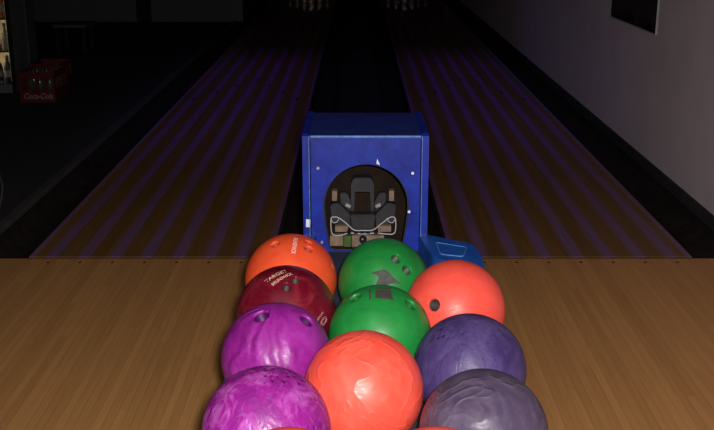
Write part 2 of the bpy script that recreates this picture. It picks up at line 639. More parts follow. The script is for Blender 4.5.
t_ = 0.003
bx(bm, -0.010, 0, -yy, -yy + t_, 0, PZ1 - PZ0)
bx(bm, -0.010, 0, yy - t_, yy, 0, PZ1 - PZ0)
bx(bm, -0.010, 0, -yy + t_, yy - t_, 0, 0.006)
bx(bm, -0.010, 0, -yy + t_, yy - t_, PZ1 - PZ0 - t_, PZ1 - PZ0)
link('picture_frame', bm, M['silver'], pf)
pr = link('picture_sheet', box(-0.008, -0.002, -yy + t_, yy - t_, 0.006, PZ1 - PZ0 - t_), m.m, pf)
m.t.nodes['Mapping'].inputs['Location'].default_value = (0, 0, 0.76)

# ------------------------------------------------------------------ ball return machine
XC = 0.0245
BR = empty('ball_return', 'blue ball return machine with arched hood and tray full of bowling balls', 'ball return', (XC, 2.2, 0))


def part(name, bm, mat, parent=BR, smooth=False, label=None):
    """geometry given in world coordinates; object keeps its parent's origin"""
    off = Vector((0, 0, 0))
    p = parent
    while p:
        off += p.location
        p = p.parent
    bmesh.ops.translate(bm, verts=bm.verts[:], vec=-off)
    o = link(name, bm, mat, parent, smooth)
    if label:
        o['label'] = label
    return o


HY = 2.80; HB = 3.19; HT = 0.809; HH = 0.169
# front plate with keyhole opening
N = 64
oc = Vector((XC + 0.002, 0.600))


def opening(k):
    a = 2 * pi * k / N
    dx, dz = sin(a), cos(a)
    r = 0.1245
    if dz >= 0:
        return (oc.x + dx * r, oc.y + dz * r)
    # below the centre: sides taper to a flat bottom at 0.462
    z_b = 0.462 - oc.y
    # march along ray to boundary
    t = 0
    for s in range(1, 400):
        t = s * 0.0005
        X, Z = dx * t, dz * t
        if Z < z_b or abs(X) > r - 0.018 * (Z / z_b) ** 1.6:
            break
    return (oc.x + dx * t, oc.y + dz * t)


def outer_rect(k, x0, x1, z0, z1):
    a = 2 * pi * k / N
    dx, dz = sin(a), cos(a)
    ts = []
    if dx > 1e-9: ts.append((x1 - oc.x) / dx)
    if dx < -1e-9: ts.append((x0 - oc.x) / dx)
    if dz > 1e-9: ts.append((z1 - oc.y) / dz)
    if dz < -1e-9: ts.append((z0 - oc.y) / dz)
    t = min(ts)
    return [oc.x + dx * t, oc.y + dz * t]


x0, x1, z0, z1 = XC - HH + 0.011, XC + HH - 0.011, 0.30, HT - 0.004
outp = [outer_rect(k, x0, x1, z0, z1) for k in range(N)]
for c in ((x0, z0), (x1, z0), (x0, z1), (x1, z1)):
    i = min(range(N), key=lambda q: (outp[q][0] - c[0]) ** 2 + (outp[q][1] - c[1]) ** 2)
    outp[i] = list(c)
inp = [opening(k) for k in range(N)]
bm = bmesh.new()
TH = 0.012
ring = []
for (lst, y) in ((outp, HY), (inp, HY), (inp, HY + TH), (outp, HY + TH)):
    ring.append([bm.verts.new((p[0], y, p[1])) for p in lst])
for q in range(4):
    A, B = ring[q], ring[(q + 1) % 4]
    for k in range(N):
        bm.faces.new([A[k], A[(k + 1) % N], B[(k + 1) % N], B[k]])
bmesh.ops.recalc_face_normals(bm, faces=bm.faces[:])
hood = part('hood', bm, M['blue'])

# hood top: curved sheet, rolled down at the back
prof = [(HY + 0.002, HT)]
for k in range(9):
    a = pi / 2 * k / 8
    prof.append((HB - 0.05 + 0.05 * sin(a), HT - 0.05 + 0.05 * cos(a)))
prof.append((HB, 0.10))
inner_ = [(HB - 0.012, 0.10)]
for k in range(8, -1, -1):
    a = pi / 2 * k / 8
    inner_.append((HB - 0.05 + 0.038 * sin(a), HT - 0.05 + 0.038 * cos(a)))
inner_.append((HY + 0.002, HT - 0.012))
bm = bmesh.new()
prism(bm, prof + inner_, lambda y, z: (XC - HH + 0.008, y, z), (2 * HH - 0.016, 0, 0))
part('hood_top', bm, M['blue_top_shaded'], hood)
part('pale_edge', box(XC - HH + 0.01, XC + HH - 0.01, HY - 0.004, HY + 0.006, HT - 0.006, HT + 0.0005, 0.002), M['pale_edge'], hood,  # lighter strip, flash highlight on the front bevel put into its colour
     label='pale painted highlight along the front edge')

# side panels with flanges
for s in (-1, 1):
    xs = lambda d: XC + s * d
    bm = bmesh.new()
    pf_ = [(HY - 0.014, 0.02), (HY - 0.014, HT + 0.002)]
    pf_ += [(HY + 0.0, HT + 0.008)]
    for k in range(9):
        a = pi / 2 * k / 8
        pf_.append((HB - 0.052 + 0.06 * sin(a), HT - 0.052 + 0.058 * cos(a)))
    pf_ += [(HB + 0.008, 0.02)]
    xa, xb = sorted((xs(HH - 0.008), xs(HH + 0.012)))
    prism(bm, pf_, lambda y, z: (xa, y, z), (xb - xa, 0, 0))
    for v in bm.verts:                       # waisted sides
        if v.co.z < HT - 0.01:
            pass
    es = [e for e in bm.edges if abs(e.verts[0].co.x - e.verts[1].co.x) < 1e-5]
    bmesh.ops.bevel(bm, geom=es, offset=0.003, segments=2, affect='EDGES')
    sf = part('side_flange', bm, M['blue'], hood)
    xe = xs(HH - 0.0075)
    part('pale_edge', box(xe - 0.001, xe + 0.001, HY - 0.0155, HY - 0.0135, 0.30, HT + 0.001), M['pale_edge'], sf, label='pale painted highlight on the flange edge')  # thin strip painting the bevel highlight down the flange
# white marks: bolts, chip, sticker
def disc_y(px, py, Y, r, th=0.004):
    p = at_y(px, py, Y)
    bm = bmesh.new()
    n = 12
    vs = [(r * cos(2 * pi * k / n), r * sin(2 * pi * k / n)) for k in range(n)]
    prism(bm, vs, lambda a, b: (p.x + a, Y, p.z + b), (0, -th, 0))
    return bm


for px, py, mt in ((412.6, 173, 'white'), (318, 168, 'steel'), (409, 211.5, 'white'), (322, 242, 'steel')):
    part('bolt', disc_y(px, py, HY, 0.0042), M[mt], hood)
p = at_y(377.5, 163, HY)
bm = bmesh.new()
prism(bm, [(-0.003, -0.002), (0.007, -0.006), (0.003, 0.004), (-0.001, 0.013)], lambda a, b: (p.x + a, HY, p.z + b), (0, -0.001, 0))
part('chip', bm, M['white'], hood, label='white chipped patch at the top of the arch')
p = at_y(308.6, 223, HY - 0.014)
bm = bmesh.new()
prism(bm, [(-0.008, -0.012), (0.005, -0.013), (0.006, 0.01), (-0.007, 0.012)], lambda a, b: (p.x + a, HY - 0.014, p.z + b), (0, -0.001, 0))
part('sticker', bm, M['white'], hood, label='small white sticker on the left flange')
# dark lip inside arch
bm = bmesh.new()
pts = [(inp[k][0], HY + 0.002, inp[k][1]) for k in range(N)]
tube(bm, [Vector((XC + (q[0] - XC) * 0.985, q[1] + 0.006, q[2] * 1.0)) for q in pts], 0.0028, 6, closed=True)
part('arch_lip', bm, M['mech'], hood, smooth=True, label='dark rubber lip around the arch')

# inner housing (dark box, open front and bottom)
bm = bmesh.new()
a0, a1 = XC - HH + 0.010, XC + HH - 0.010
bx(bm, a0, a0 + 0.008, HY + 0.014, HB - 0.014, 0.12, HT - 0.02)
bx(bm, a1 - 0.008, a1, HY + 0.014, HB - 0.014, 0.12, HT - 0.02)
bx(bm, a0 + 0.008, a1 - 0.008, HB - 0.022, HB - 0.014, 0.12, HT - 0.02)
bx(bm, a0 + 0.008, a1 - 0.008, HY + 0.014, HB - 0.022, HT - 0.028, HT - 0.02)
part('inner_housing', bm, M['inner'])

# lift mechanism
YM = 3.03


def poly_y(pts, Y, th, mat, name, parent, bev=0.0, label=None):
    w = [at_y(px, py, Y) for px, py in pts]
    bm = bmesh.new()
    prism(bm, [(q.x, q.z) for q in w], lambda a, b: (a, Y, b), (0, th, 0))
    if bev:
        bmesh.ops.bevel(bm, geom=bm.edges[:], offset=bev, segments=2, affect='EDGES')
    return part(name, bm, mat, parent, label=label)


lift = poly_y([(351, 248), (351, 184), (354, 178), (371, 178), (374, 184), (374, 248)], YM + 0.03, 0.05, M['mech'], 'lift_column', BR, 0.003,
              'dark grey lift column inside the arch')
poly_y([(350, 215), (376, 215), (373, 229), (353, 229)], YM - 0.03, 0.05, M['mech'], 'carriage', lift, 0.004)
poly_y([(355, 193), (370, 193), (371, 212), (354, 212)], YM + 0.015, 0.02, M['inner'], 'belt', lift)
for s in (-1, 1):
    cx = 363
    f = lambda pts: [(cx + s * (px - cx), py) for px, py in (pts if s > 0 else pts[::1])]
    poly_y(f([(376, 214), (388, 203), (396, 205), (394, 222), (376, 228)]), YM - 0.01, 0.04, M['mech'], 'guide_arm', lift, 0.003)
    poly_y(f([(379, 193), (386, 193), (385, 206), (376, 212), (374, 204)]), YM + 0.02, 0.03, M['mech'], 'guide_arm', lift, 0.003)
    poly_y(f([(389, 191), (394, 191), (394, 201), (389, 201)]), YM + 0.0, 0.03, M['tan'], 'guide_block', lift, 0.001, 'tan guide block')
    poly_y(f([(378, 226), (391, 226), (391, 232), (378, 232)]), YM - 0.05, 0.02, M['tan'], 'guide_block', lift, 0.001, 'tan guide block')
    poly_y(f([(375, 206), (380, 203), (381, 206.5), (376, 208)]), YM - 0.015, 0.02, M['steel'], 'latch', lift, 0.001, 'pale metal latch')
poly_y([(330, 236), (343, 236), (343, 246), (330, 246)], YM - 0.06, 0.03, M['tan'], 'stop_board', lift, 0.001, 'tan stop board')
poly_y([(343.5, 236), (351, 236), (351, 247), (343.5, 247)], YM - 0.06, 0.03, M['green_bit'], 'stop_board', lift, 0.001, 'green stop board')
poly_y([(352, 235.5), (384, 235.5), (384, 247), (352, 247)], YM - 0.055, 0.03, M['tan'], 'stop_board', lift, 0.001, 'tan stop board')
part('roller', disc_y(363, 239, YM - 0.06, 0.012, 0.012), M['black'], lift, label='black roller with bright hub')
part('hub', disc_y(362.5, 239, YM - 0.072, 0.003, 0.003), M['steel'], lift)
# white coated wire guide
wp = [(331, 219), (334, 217), (339, 218), (347, 224), (354, 230), (363, 230.5), (373, 230), (381, 224), (389, 218), (393, 217), (395.5, 219.5),
      (395.5, 230), (393, 234), (386, 234), (376, 233), (363, 234), (350, 233), (342, 235), (335, 235.5), (331.5, 232)]
bm = bmesh.new()
tube(bm, catmull([at_y(a, b, YM - 0.085) for a, b in wp], 4, True), 0.0018, 8, closed=True)
for s in (-1, 1):
    tube(bm, catmull([at_y(363 + s * a, b, YM - 0.085) for a, b in ((24, 218), (26, 222), (30, 222.5), (32, 219))], 4), 0.0014, 6)
    tube(bm, [at_y(363 + s * 31, 233, YM - 0.085), at_y(363 + s * 31, 233, YM + 0.02)], 0.0018, 6)
part('wire_guide', bm, M['wire'], lift, smooth=True, label='white coated wire guide')
for k, px in enumerate((349, 356, 362, 368, 376)):
    p = at_y(px, 232, YM - 0.085)
    part('wire_clip', box(p.x - 0.006, p.x + 0.006, p.y - 0.006, p.y + 0.006, p.z - 0.004, p.z + 0.004, 0.001), M['black'], lift)

# tray
ZR = 0.512; ZF = 0.460; ZB = 0.385
half_out = [(0.172, 2.797), (0.297, 2.715), (0.307, 2.60), (0.2995, 2.2), (0.2995, 1.22), (0.28, 1.10)]
xo = 0.030
outl = [(xo + a + (0.007 if b > 2.5 else 0), b) for a, b in half_out] + [(xo - a, b) for a, b in half_out[::-1]]
inl_half = [(0.150, 2.797), (0.180, 2.60), (0.284, 2.49), (0.2825, 2.2), (0.2825, 1.24), (0.26, 1.125)]
inl = [(xo + a, b) for a, b in inl_half] + [(xo - a, b) for a, b in inl_half[::-1]]
ro = round_corners(outl, [0, 0.035, 0.04, 0.05, 0.05, 0.06, 0.06, 0.05, 0.05, 0.04, 0.035, 0])
ri = round_corners(inl, [0, 0.03, 0.04, 0.0, 0.04, 0.05, 0.05, 0.04, 0.0, 0.04, 0.03, 0])
# tray wall: faces between outer and inner loop, filled by triangulation
bm = bmesh.new()
def loopv(pts, z): return [bm.verts.new((a, b, z)) for a, b in pts]
o_b = loopv(ro, ZB); o_t = loopv(ro, ZR); i_t = loopv(ri, ZR - 0.0); i_b = loopv(ri, ZB)
def strip(A, B):
    for k in range(len(A) - 1):
        bm.faces.new([A[k], A[k + 1], B[k + 1], B[k]])
strip(o_b, o_t); strip(i_t, i_b)
for A, B in ((o_t, i_t), (o_b, i_b)):
    edges = []
    for L in (A, B):
        for k in range(len(L) - 1):
            e = bm.edges.get((L[k], L[k + 1])) or bm.edges.new((L[k], L[k + 1]))
            edges.append(e)
    edges.append(bm.edges.new((A[0], B[0]))); edges.append(bm.edges.new((A[-1], B[-1])))
    bmesh.ops.triangle_fill(bm, edges=edges, use_beauty=True)
bm.faces.new([o_b[0], o_t[0], i_t[0], i_b[0]])
bm.faces.new([o_b[-1], o_t[-1], i_t[-1], i_b[-1]])
bmesh.ops.recalc_face_normals(bm, faces=bm.faces[:])
te = [e for e in bm.edges if all(abs(v.co.z - ZR) < 1e-5 for v in e.verts) and len(e.link_faces) == 2 and
      abs(e.link_faces[0].normal.dot(e.link_faces[1].normal)) < 0.3]
bmesh.ops.bevel(bm, geom=te, offset=0.006, segments=3, affect='EDGES', clamp_overlap=True)
tray = part('tray', bm, M['blue_rim'])
bm = bmesh.new()
prism(bm, ri + [], lambda a, b: (a, b, ZF), (0, 0, -0.03))
part('tray_floor', bm, M['liner'], tray, label='slate grey tray floor')
for s in (-1, 1):
    q = [(0.196, 2.725), (0.280, 2.68), (0.262, 2.60), (0.202, 2.62)]
    pts = round_corners([(xo + s * a, b) for a, b in q], 0.012, 3)
    bm = bmesh.new()
    prism(bm, pts, lambda a, b: (a, b, ZR - 0.0005), (0, 0, 0.0015))
    pk = part('corner_pocket', bm, M['blue_rim'], tray)
    bm = bmesh.new()
    tube(bm, [Vector((a, b, ZR + 0.001)) for a, b in pts], 0.0016, 6, closed=True)
    part('pocket_lip', bm, M['pale_edge'], pk, smooth=True, label='pale lip')
# pedestal
bm = bmesh.new()
pp = round_corners([(xo - 0.14, 1.45), (xo + 0.14, 1.45), (xo + 0.15, 2.79), (xo - 0.15, 2.79)], 0.05, 4)
prism(bm, pp, lambda a, b: (a, b, 0.001), (0, 0, ZB + 0.045))
part('pedestal', bm, M['blue'])
bm = bmesh.new()
bx(bm, XC - HH + 0.008, XC + HH - 0.008, HY, HY + 0.012, 0.001, 0.298)
part('front_skirt', bm, M['blue'])

# ------------------------------------------------------------------ bowling balls
R = 0.108
ZC = ZF + R + 0.0005


ball_r = [0.108]


def make_ball(name, label, xy, mat, holes=(), hole_mat=None, hr=0.0125, rad=0.108):
    R = rad
    c = Vector((xy[0], xy[1], ZF + R + 0.0005))
    ball_r[0] = R
    bm = bmesh.new()
    bmesh.ops.create_icosphere(bm, subdivisions=6, radius=R)
    o = link(name, bm, mat, smooth=True, loc=c)
    pts = [(on_ball(h[0], h[1], c, R) - c).normalized() for h in holes]
    axes = []
    for d in pts:                      # holes drilled side by side run parallel
        near = [e for e in pts if e.angle(d) < 0.42]
        axes.append(sum(near, Vector()).normalized())
    if pts:
        for i, (d, ax_) in enumerate(zip(pts, axes)):
            h_r = hr * (holes[i][2] if len(holes[i]) > 2 else 1)
            q = Vector((0, 0, 1)).rotation_difference(ax_).to_matrix().to_4x4()
            tb = bmesh.new()
            lathe(tb, [(0, -0.05), (h_r, -0.05), (h_r, -0.0052), (h_r * 1.04, -0.0032), (h_r * 1.14, -0.0010), (h_r * 1.4, 0.008), (0, 0.008)], n=28)
            bmesh.ops.recalc_face_normals(tb, faces=tb.faces[:])
            bmesh.ops.transform(tb, matrix=Matrix.Translation(d * R) @ q, verts=tb.verts[:])
            me = bpy.data.meshes.new('cut'); tb.to_mesh(me); tb.free()
            me.materials.append(hole_mat or mat)
            cut = bpy.data.objects.new('cut', me); cut.location = c
            C.objects.link(cut)
            md = o.modifiers.new('b', 'BOOLEAN')
            md.operation = 'DIFFERENCE'; md.object = cut; md.solver = 'EXACT'
            bpy.context.view_layer.update()
            nm = bpy.data.meshes.new_from_object(o.evaluated_get(bpy.context.evaluated_depsgraph_get()))
            o.modifiers.clear()
            if len(nm.polygons) > 5000:
                o.data = nm
            else:
                print('BOOLEAN FAIL', label)
            bpy.data.objects.remove(cut)
        nm = o.data
        if not nm.materials:
            nm.materials.append(mat)
        for p in nm.polygons:
            p.use_smooth = True
        for i, (d, ax_) in enumerate(zip(pts, axes)):
            h_r = hr * (holes[i][2] if len(holes[i]) > 2 else 1)
            q = Vector((0, 0, 1)).rotation_difference(ax_).to_matrix().to_4x4()
            tb = bmesh.new()
            lathe(tb, [(0, -0.0495), (h_r * 0.985, -0.0495), (h_r * 0.985, -0.006), (h_r * 0.9, -0.006), (h_r * 0.9, -0.047), (0, -0.047)], n=24)
            bmesh.ops.recalc_face_normals(tb, faces=tb.faces[:])
            bmesh.ops.transform(tb, matrix=Matrix.Translation(d * R) @ q, verts=tb.verts[:])
            link('finger_hole', tb, hole_mat or mat, o, smooth=True)
    tag(o, label, 'bowling ball', 'bowling balls in the return tray')
    return o, c


def decal_poly(ball, c, pts, mat, name, holes=(), lift_=0.0004, label=None):
    """flat print shape wrapped on the ball surface"""
    bm = bmesh.new()
    f = bm.faces.new([bm.verts.new((p[0], p[1], 0)) for p in pts])
    bmesh.ops.triangulate(bm, faces=[f])
    for _ in range(4):
        es = [e for e in bm.edges if e.calc_length() > 1.6]
        if es:
            bmesh.ops.subdivide_edges(bm, edges=es, cuts=1)
            bmesh.ops.triangulate(bm, faces=bm.faces[:])
    for v in bm.verts:
        v.co = on_ball(v.co.x, v.co.y, c, ball_r[0] + lift_) - c
    bmesh.ops.recalc_face_normals(bm, faces=bm.faces[:])
    o = link(name, bm, mat, ball, smooth=True)
    if label:
        o['label'] = label
    return o


def decal_text(ball, c, text, p0, p1, size, mat, outline=False, sx=1.0, label=None):
    """lettering wrapped on the ball: baseline starts at pixel p0 and runs towards p1"""
    R = ball_r[0]
    cu = bpy.data.curves.new('txt', 'FONT')
    cu.body = text
    cu.size = size
    cu.align_x = 'CENTER'; cu.align_y = 'CENTER'
    cu.resolution_u = 3
    if outline:
        cu.fill_mode = 'NONE'
        cu.bevel_depth = size * 0.012
        cu.bevel_resolution = 0
    else:
        cu.offset = size * 0.012
    tmp = bpy.data.objects.new('txt', cu)
    C.objects.link(tmp)
    bpy.context.view_layer.update()
    dg = bpy.context.evaluated_depsgraph_get()
    me = bpy.data.meshes.new_from_object(tmp.evaluated_get(dg))
    bpy.data.objects.remove(tmp)
    bm = bmesh.new(); bm.from_mesh(me)
    bpy.data.meshes.remove(me)
    A = on_ball(p0[0], p0[1], c, R) - c
    B = on_ball(p1[0], p1[1], c, R) - c
    mid = (A + B).normalized()
    xd = (B - A); xd = (xd - mid * xd.dot(mid)).normalized()
    yd = mid.cross(xd)
    for v in bm.verts:
        x, y = v.co.x * sx, v.co.y
        d = (mid + xd * (x / R) + yd * (y / R)).normalized()
        v.co = d * (R + 0.0005 + (v.co.z if outline else 0))
    o = link('lettering', bm, mat, ball)
    if label:
        o['label'] = label
    return o


Q = [[-0.159, 2.2655], [-0.155, 2.0447], [-0.160, 1.8245], [-0.1545, 1.5290], [0.063, 2.246], [0.048, 1.932], [0.012, 1.677],
     [0.219, 2.075], [0.218, 1.769], [0.2145, 1.5195], [-0.1035, 1.3135], [0.1205, 1.3150]]
m_or = ball_mat('orange_ball', (0.78, 0.082, 0.024), (0.84, 0.10, 0.034), (0.70, 0.06, 0.018), 'plain', 0.36, 1.0)
m_cor = ball_mat('coral_ball', (0.84, 0.085, 0.058), (0.88, 0.105, 0.075), (0.78, 0.065, 0.045), 'plain', 0.36, 2.0)
m_swirl = ball_mat('coral_swirl_ball', (0.84, 0.085, 0.055), (0.90, 0.12, 0.08), (0.80, 0.065, 0.04), 'swirl', 0.34, 3.9, 0.6)
m_mar = ball_mat('maroon_ball', (0.13, 0.004, 0.014), (0.24, 0.022, 0.035), (0.07, 0.002, 0.009), 'plain', 0.22, 4.0)
m_pf = ball_mat('purple_folded_ball', (0.24, 0.011, 0.215), (0.32, 0.032, 0.30), (0.17, 0.008, 0.16), 'folds', 0.34, 5.0, 1.0)
m_pp = ball_mat('purple_pitted_ball', (0.235, 0.010, 0.20), (0.44, 0.11, 0.43), (0.13, 0.006, 0.13), 'pits', 0.34, 6.0, 2.2)
m_gr = ball_mat('green_ball', (0.010, 0.20, 0.034), (0.018, 0.235, 0.045), (0.008, 0.155, 0.026), 'plain', 0.36, 7.0)
m_dp = ball_mat('indigo_pitted_ball', (0.052, 0.031, 0.125), (0.085, 0.06, 0.165), (0.028, 0.014, 0.08), 'pits', 0.42, 12.3, 1.9)
m_ds = ball_mat('dark_violet_swirl_ball', (0.062, 0.043, 0.078), (0.095, 0.072, 0.115), (0.042, 0.026, 0.062), 'swirl', 0.36, 9.9, 0.95)
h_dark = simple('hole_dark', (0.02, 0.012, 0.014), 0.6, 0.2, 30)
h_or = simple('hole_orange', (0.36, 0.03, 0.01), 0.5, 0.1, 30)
h_pu = simple('hole_purple_shaded', (0.05, 0.002, 0.07), 0.35, 0.1, 30)  # darkened purple, shade inside the holes put into the colour
h_gr = simple('hole_green_shaded', (0.022, 0.05, 0.018), 0.5, 0.3, 60)  # green darkened in colour to stand for shade in the holes
p_white = simple('print_pale', (0.75, 0.62, 0.55), 0.6, 0.2, 90)
p_gold = simple('print_cream', (0.72, 0.50, 0.33), 0.6, 0.3, 90)
p_grey = simple('print_grey', (0.055, 0.06, 0.05), 0.8, 0.35, 70)
p_dgrey = simple('print_dark_grey', (0.045, 0.035, 0.03), 0.8, 0.35, 70)
p_pink = simple('print_pink', (0.6, 0.36, 0.34), 0.6, 0.1, 70)

b, c = make_ball('bowling_ball', 'bright orange bowling ball with pale vertical lettering, behind the maroon ball', Q[0], m_or,
                 [(275, 244, .85), (308.5, 248.5, .8), (309, 242.5, .7)], h_or, rad=0.1105)
decal_text(b, c, 'BRUNSWICK', (296, 237), (292.6, 256), 0.0145, p_white, sx=0.72, label='pale printed lettering')
decal_text(b, c, 'B', (333, 263), (331, 270), 0.02, p_pink, label='faint pale letter')
b, c = make_ball('bowling_ball', 'marbled maroon bowling ball with cream lettering and two dark finger holes', Q[1], m_mar,
                 [(295.4, 280, .72), (286.6, 287, .72)], h_dark, rad=0.1095)
decal_text(b, c, 'TARGET', (265, 282.5), (287, 271), 0.015, p_gold, sx=0.98, label='cream lettering')
decal_text(b, c, 'BRUNSWICK', (271, 286), (293, 273.5), 0.012, p_gold, sx=0.78, label='cream lettering')
decal_text(b, c, '10', (316, 312), (326, 326), 0.033, p_pink, outline=True, sx=0.95, label='pale outlined number')
make_ball('bowling_ball', 'glossy purple bowling ball with folds and two finger holes, behind the pitted purple ball', Q[2], m_pf,
          [(261, 315.5, 1.25), (307, 320, 1.15)], h_pu, rad=0.1095)
make_ball('bowling_ball', 'streaked and pitted purple bowling ball without visible holes, nearest on the left', Q[3], m_pp, rad=0.110)
b, c = make_ball('bowling_ball', 'green bowling ball nearest the hood, with a grey emblem and two finger holes', Q[4], m_gr,
                 [(396, 258.5, .86), (407, 270, .86)], h_gr)
decal_poly(b, c, [(370, 273), (384, 269), (388.2, 271.5), (394.5, 278.3), (402, 284), (392.5, 283.4), (384.5, 286), (375.7, 284.5), (378.8, 277.3), (376.7, 274.8)],
           p_grey, 'emblem', label='worn grey pointed emblem')
b, c = make_ball('bowling_ball', 'green bowling ball with dark square emblem, in front of the other green ball', Q[5], m_gr,
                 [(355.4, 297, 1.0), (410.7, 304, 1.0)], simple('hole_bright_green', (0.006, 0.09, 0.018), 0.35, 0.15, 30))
decal_poly(b, c, [(375.5, 290), (391, 290), (392, 296), (394.5, 301), (388, 299), (375, 298)], p_dgrey, 'emblem', label='worn dark square emblem')
decal_poly(b, c, [(376, 287.6), (391, 287.6), (391, 288.8), (376, 288.8)], p_dgrey, 'emblem', label='thin dark bar of the emblem')
decal_poly(b, c, [(369, 289), (371, 289), (371, 299), (369, 300)], p_dgrey, 'emblem', label='thin dark upright mark')
make_ball('bowling_ball', 'swirled coral orange bowling ball with moulded ripples, in the middle of the tray', Q[6], m_swirl, rad=0.111)
make_ball('bowling_ball', 'coral red bowling ball with one dark finger hole, behind the indigo ball', Q[7], m_cor,
          [(433.6, 305, 1.0)], h_dark, rad=0.1105)
make_ball('bowling_ball', 'indigo blue bowling ball with small dents, between the coral red and dark grey violet balls', Q[8], m_dp, rad=0.109)
make_ball('bowling_ball', 'dark grey violet rippled bowling ball, nearest on the right', Q[9], m_ds, rad=0.1095)
make_ball('bowling_ball', 'orange bowling ball barely in view, in front of the pitted purple ball', Q[10], m_or, rad=0.110)
make_ball('bowling_ball', 'orange bowling ball barely in view, in front of the dark grey violet ball', Q[11], m_cor, rad=0.110)

# ------------------------------------------------------------------ left background: cooler, crates, posts, bench, cable
CYF = 8.2
ZD = lambda Y, z: Y * cos(PITCH) + (HC - z) * sin(PITCH)
cx1 = (12.5 - 357) * ZD(CYF, 0.4) / F
cl = empty('drinks_cooler', 'black drinks cooler with a lit glass front, at the left edge', 'cooler', (cx1 - 0.35, CYF + 0.3, 0))
bm = bmesh.new()
bx(bm, cx1 - 0.025, cx1, CYF, CYF + 0.6, 0, 1.9)
bx(bm, cx1 - 0.70, cx1 - 0.675, CYF, CYF + 0.6, 0, 1.9)
bx(bm, cx1 - 0.675, cx1 - 0.025, CYF + 0.57, CYF + 0.6, 0, 1.9)
bx(bm, cx1 - 0.675, cx1 - 0.025, CYF, CYF + 0.57, 0, 0.07)
bx(bm, cx1 - 0.675, cx1 - 0.025, CYF, CYF + 0.57, 1.75, 1.9)
part('cabinet', bm, M['post'], cl)
part('front_frame', box(cx1 - 0.03, cx1 + 0.002, CYF - 0.02, CYF - 0.001, 0.0, 1.9, 0.004), M['black'], cl)
part('corner_trim', box(cx1 + 0.0005, cx1 + 0.012, CYF + 0.36, CYF + 0.59, 0.12, 1.9, 0.004), M['edge'], cl, label='lighter grey side trim')
part('lit_back_panel', box(cx1 - 0.675, cx1 - 0.025, CYF + 0.555, CYF + 0.568, 0.075, 1.74), emis('cooler_glow', (0.80, 0.60, 0.30), 0.14, 0.75, 9), cl)
shz = [0.07, 0.335, 0.60, 0.90, 1.2, 1.5]
for z in shz[1:]:
    part('shelf', box(cx1 - 0.673, cx1 - 0.027, CYF + 0.04, CYF + 0.55, z - 0.008, z), M['mech'], cl)
g = NT('cooler_glass')
g.b.inputs['Transmission Weight'].default_value = 1.0
g.b.inputs['Roughness'].default_value = 0.02
g.b.inputs['IOR'].default_value = 1.02
g.b.inputs['Base Color'].default_value = (0.95, 0.97, 0.95, 1)
part('glass_door', box(cx1 - 0.674, cx1 - 0.026, CYF + 0.004, CYF + 0.009, 0.072, 1.748), g.m, cl)
for z0_, z1_ in ((0.09, 1.7),):
    lb = part('lamp_tube', box(cx1 - 0.045, cx1 - 0.03, CYF + 0.02, CYF + 0.035, z0_, z1_, 0.003), emis('cooler_tube', (1.0, 0.85, 0.55), 0.12, 0.2), cl)
bot = [('violet', (0.10, 0.07, 0.16), 'violet bottle with pale label'), ('yellow', (0.62, 0.58, 0.36), 'pale yellow drink bottle'),
       ('orange', (0.62, 0.22, 0.03), 'orange soft drink bottle')]


def bottle_mesh(h=0.22, r=0.032):
    bm = bmesh.new()
    lathe(bm, [(0, 0), (r * 0.9, 0), (r, 0.008), (r, h * 0.55), (r * 0.8, h * 0.66), (r * 0.4, h * 0.82), (r * 0.38, h * 0.94), (0, h * 0.94)], n=16)
    bmesh.ops.recalc_face_normals(bm, faces=bm.faces[:])
    return bm


for lv in range(3):
    nm_, col, lb_ = bot[lv]
    mt = simple('bottle_' + nm_, [min(1, q * 1.4) for q in col], 0.3, 0.4, 30)
    lm = simple('bottle_label_' + nm_, (0.7, 0.66, 0.62), 0.5, 0.3, 50)
    cm = simple('bottle_cap_' + nm_, (0.5, 0.5, 0.45), 0.5, 0.2, 50)
    first = None
    for k in range(3):
        x = cx1 - 0.088 - k * 0.075
        if first is None:
            o = first = link('drink_bottle', bottle_mesh(), mt, smooth=True)
            bm = bmesh.new(); lathe(bm, [(0.0328, 0.05), (0.0328, 0.105)], n=16)
            l_ = link('bottle_label', bm, lm, o, smooth=True)
            bm = bmesh.new(); lathe(bm, [(0, 0.2075), (0.0145, 0.2075), (0.0145, 0.224), (0, 0.224)], n=12)
            k_ = link('bottle_cap', bm, cm, o)
        else:
            o = first.copy(); C.objects.link(o)
            for ch in (l_, k_):
                c2 = ch.copy(); c2.parent = o; C.objects.link(c2)
        o.location = (x, CYF + 0.09, shz[lv] + 0.0005)
        where = ('on lowest cooler shelf', 'on second cooler shelf', 'on third cooler shelf')[lv]
        pos = ('nearest the right frame', 'second from the right', 'third from the right')[k]
        tag(o, '%s %s, %s' % (lb_, where, pos), 'bottle', 'bottles in the lit cooler')
cl_l = bpy.data.lights.new('cooler_light', 'AREA')
cl_l.shape = 'RECTANGLE'; cl_l.size = 0.03; cl_l.size_y = 1.6; cl_l.energy = 4.5; cl_l.color = (1.0, 0.85, 0.6)
clo = bpy.data.objects.new('cooler_light', cl_l)
clo.location = (cx1 - 0.33 - (cx1 - 0.35), -0.27, 0.92)
clo.rotation_euler = (radians(90), 0, 0)
clo.parent = cl
C.objects.link(clo)


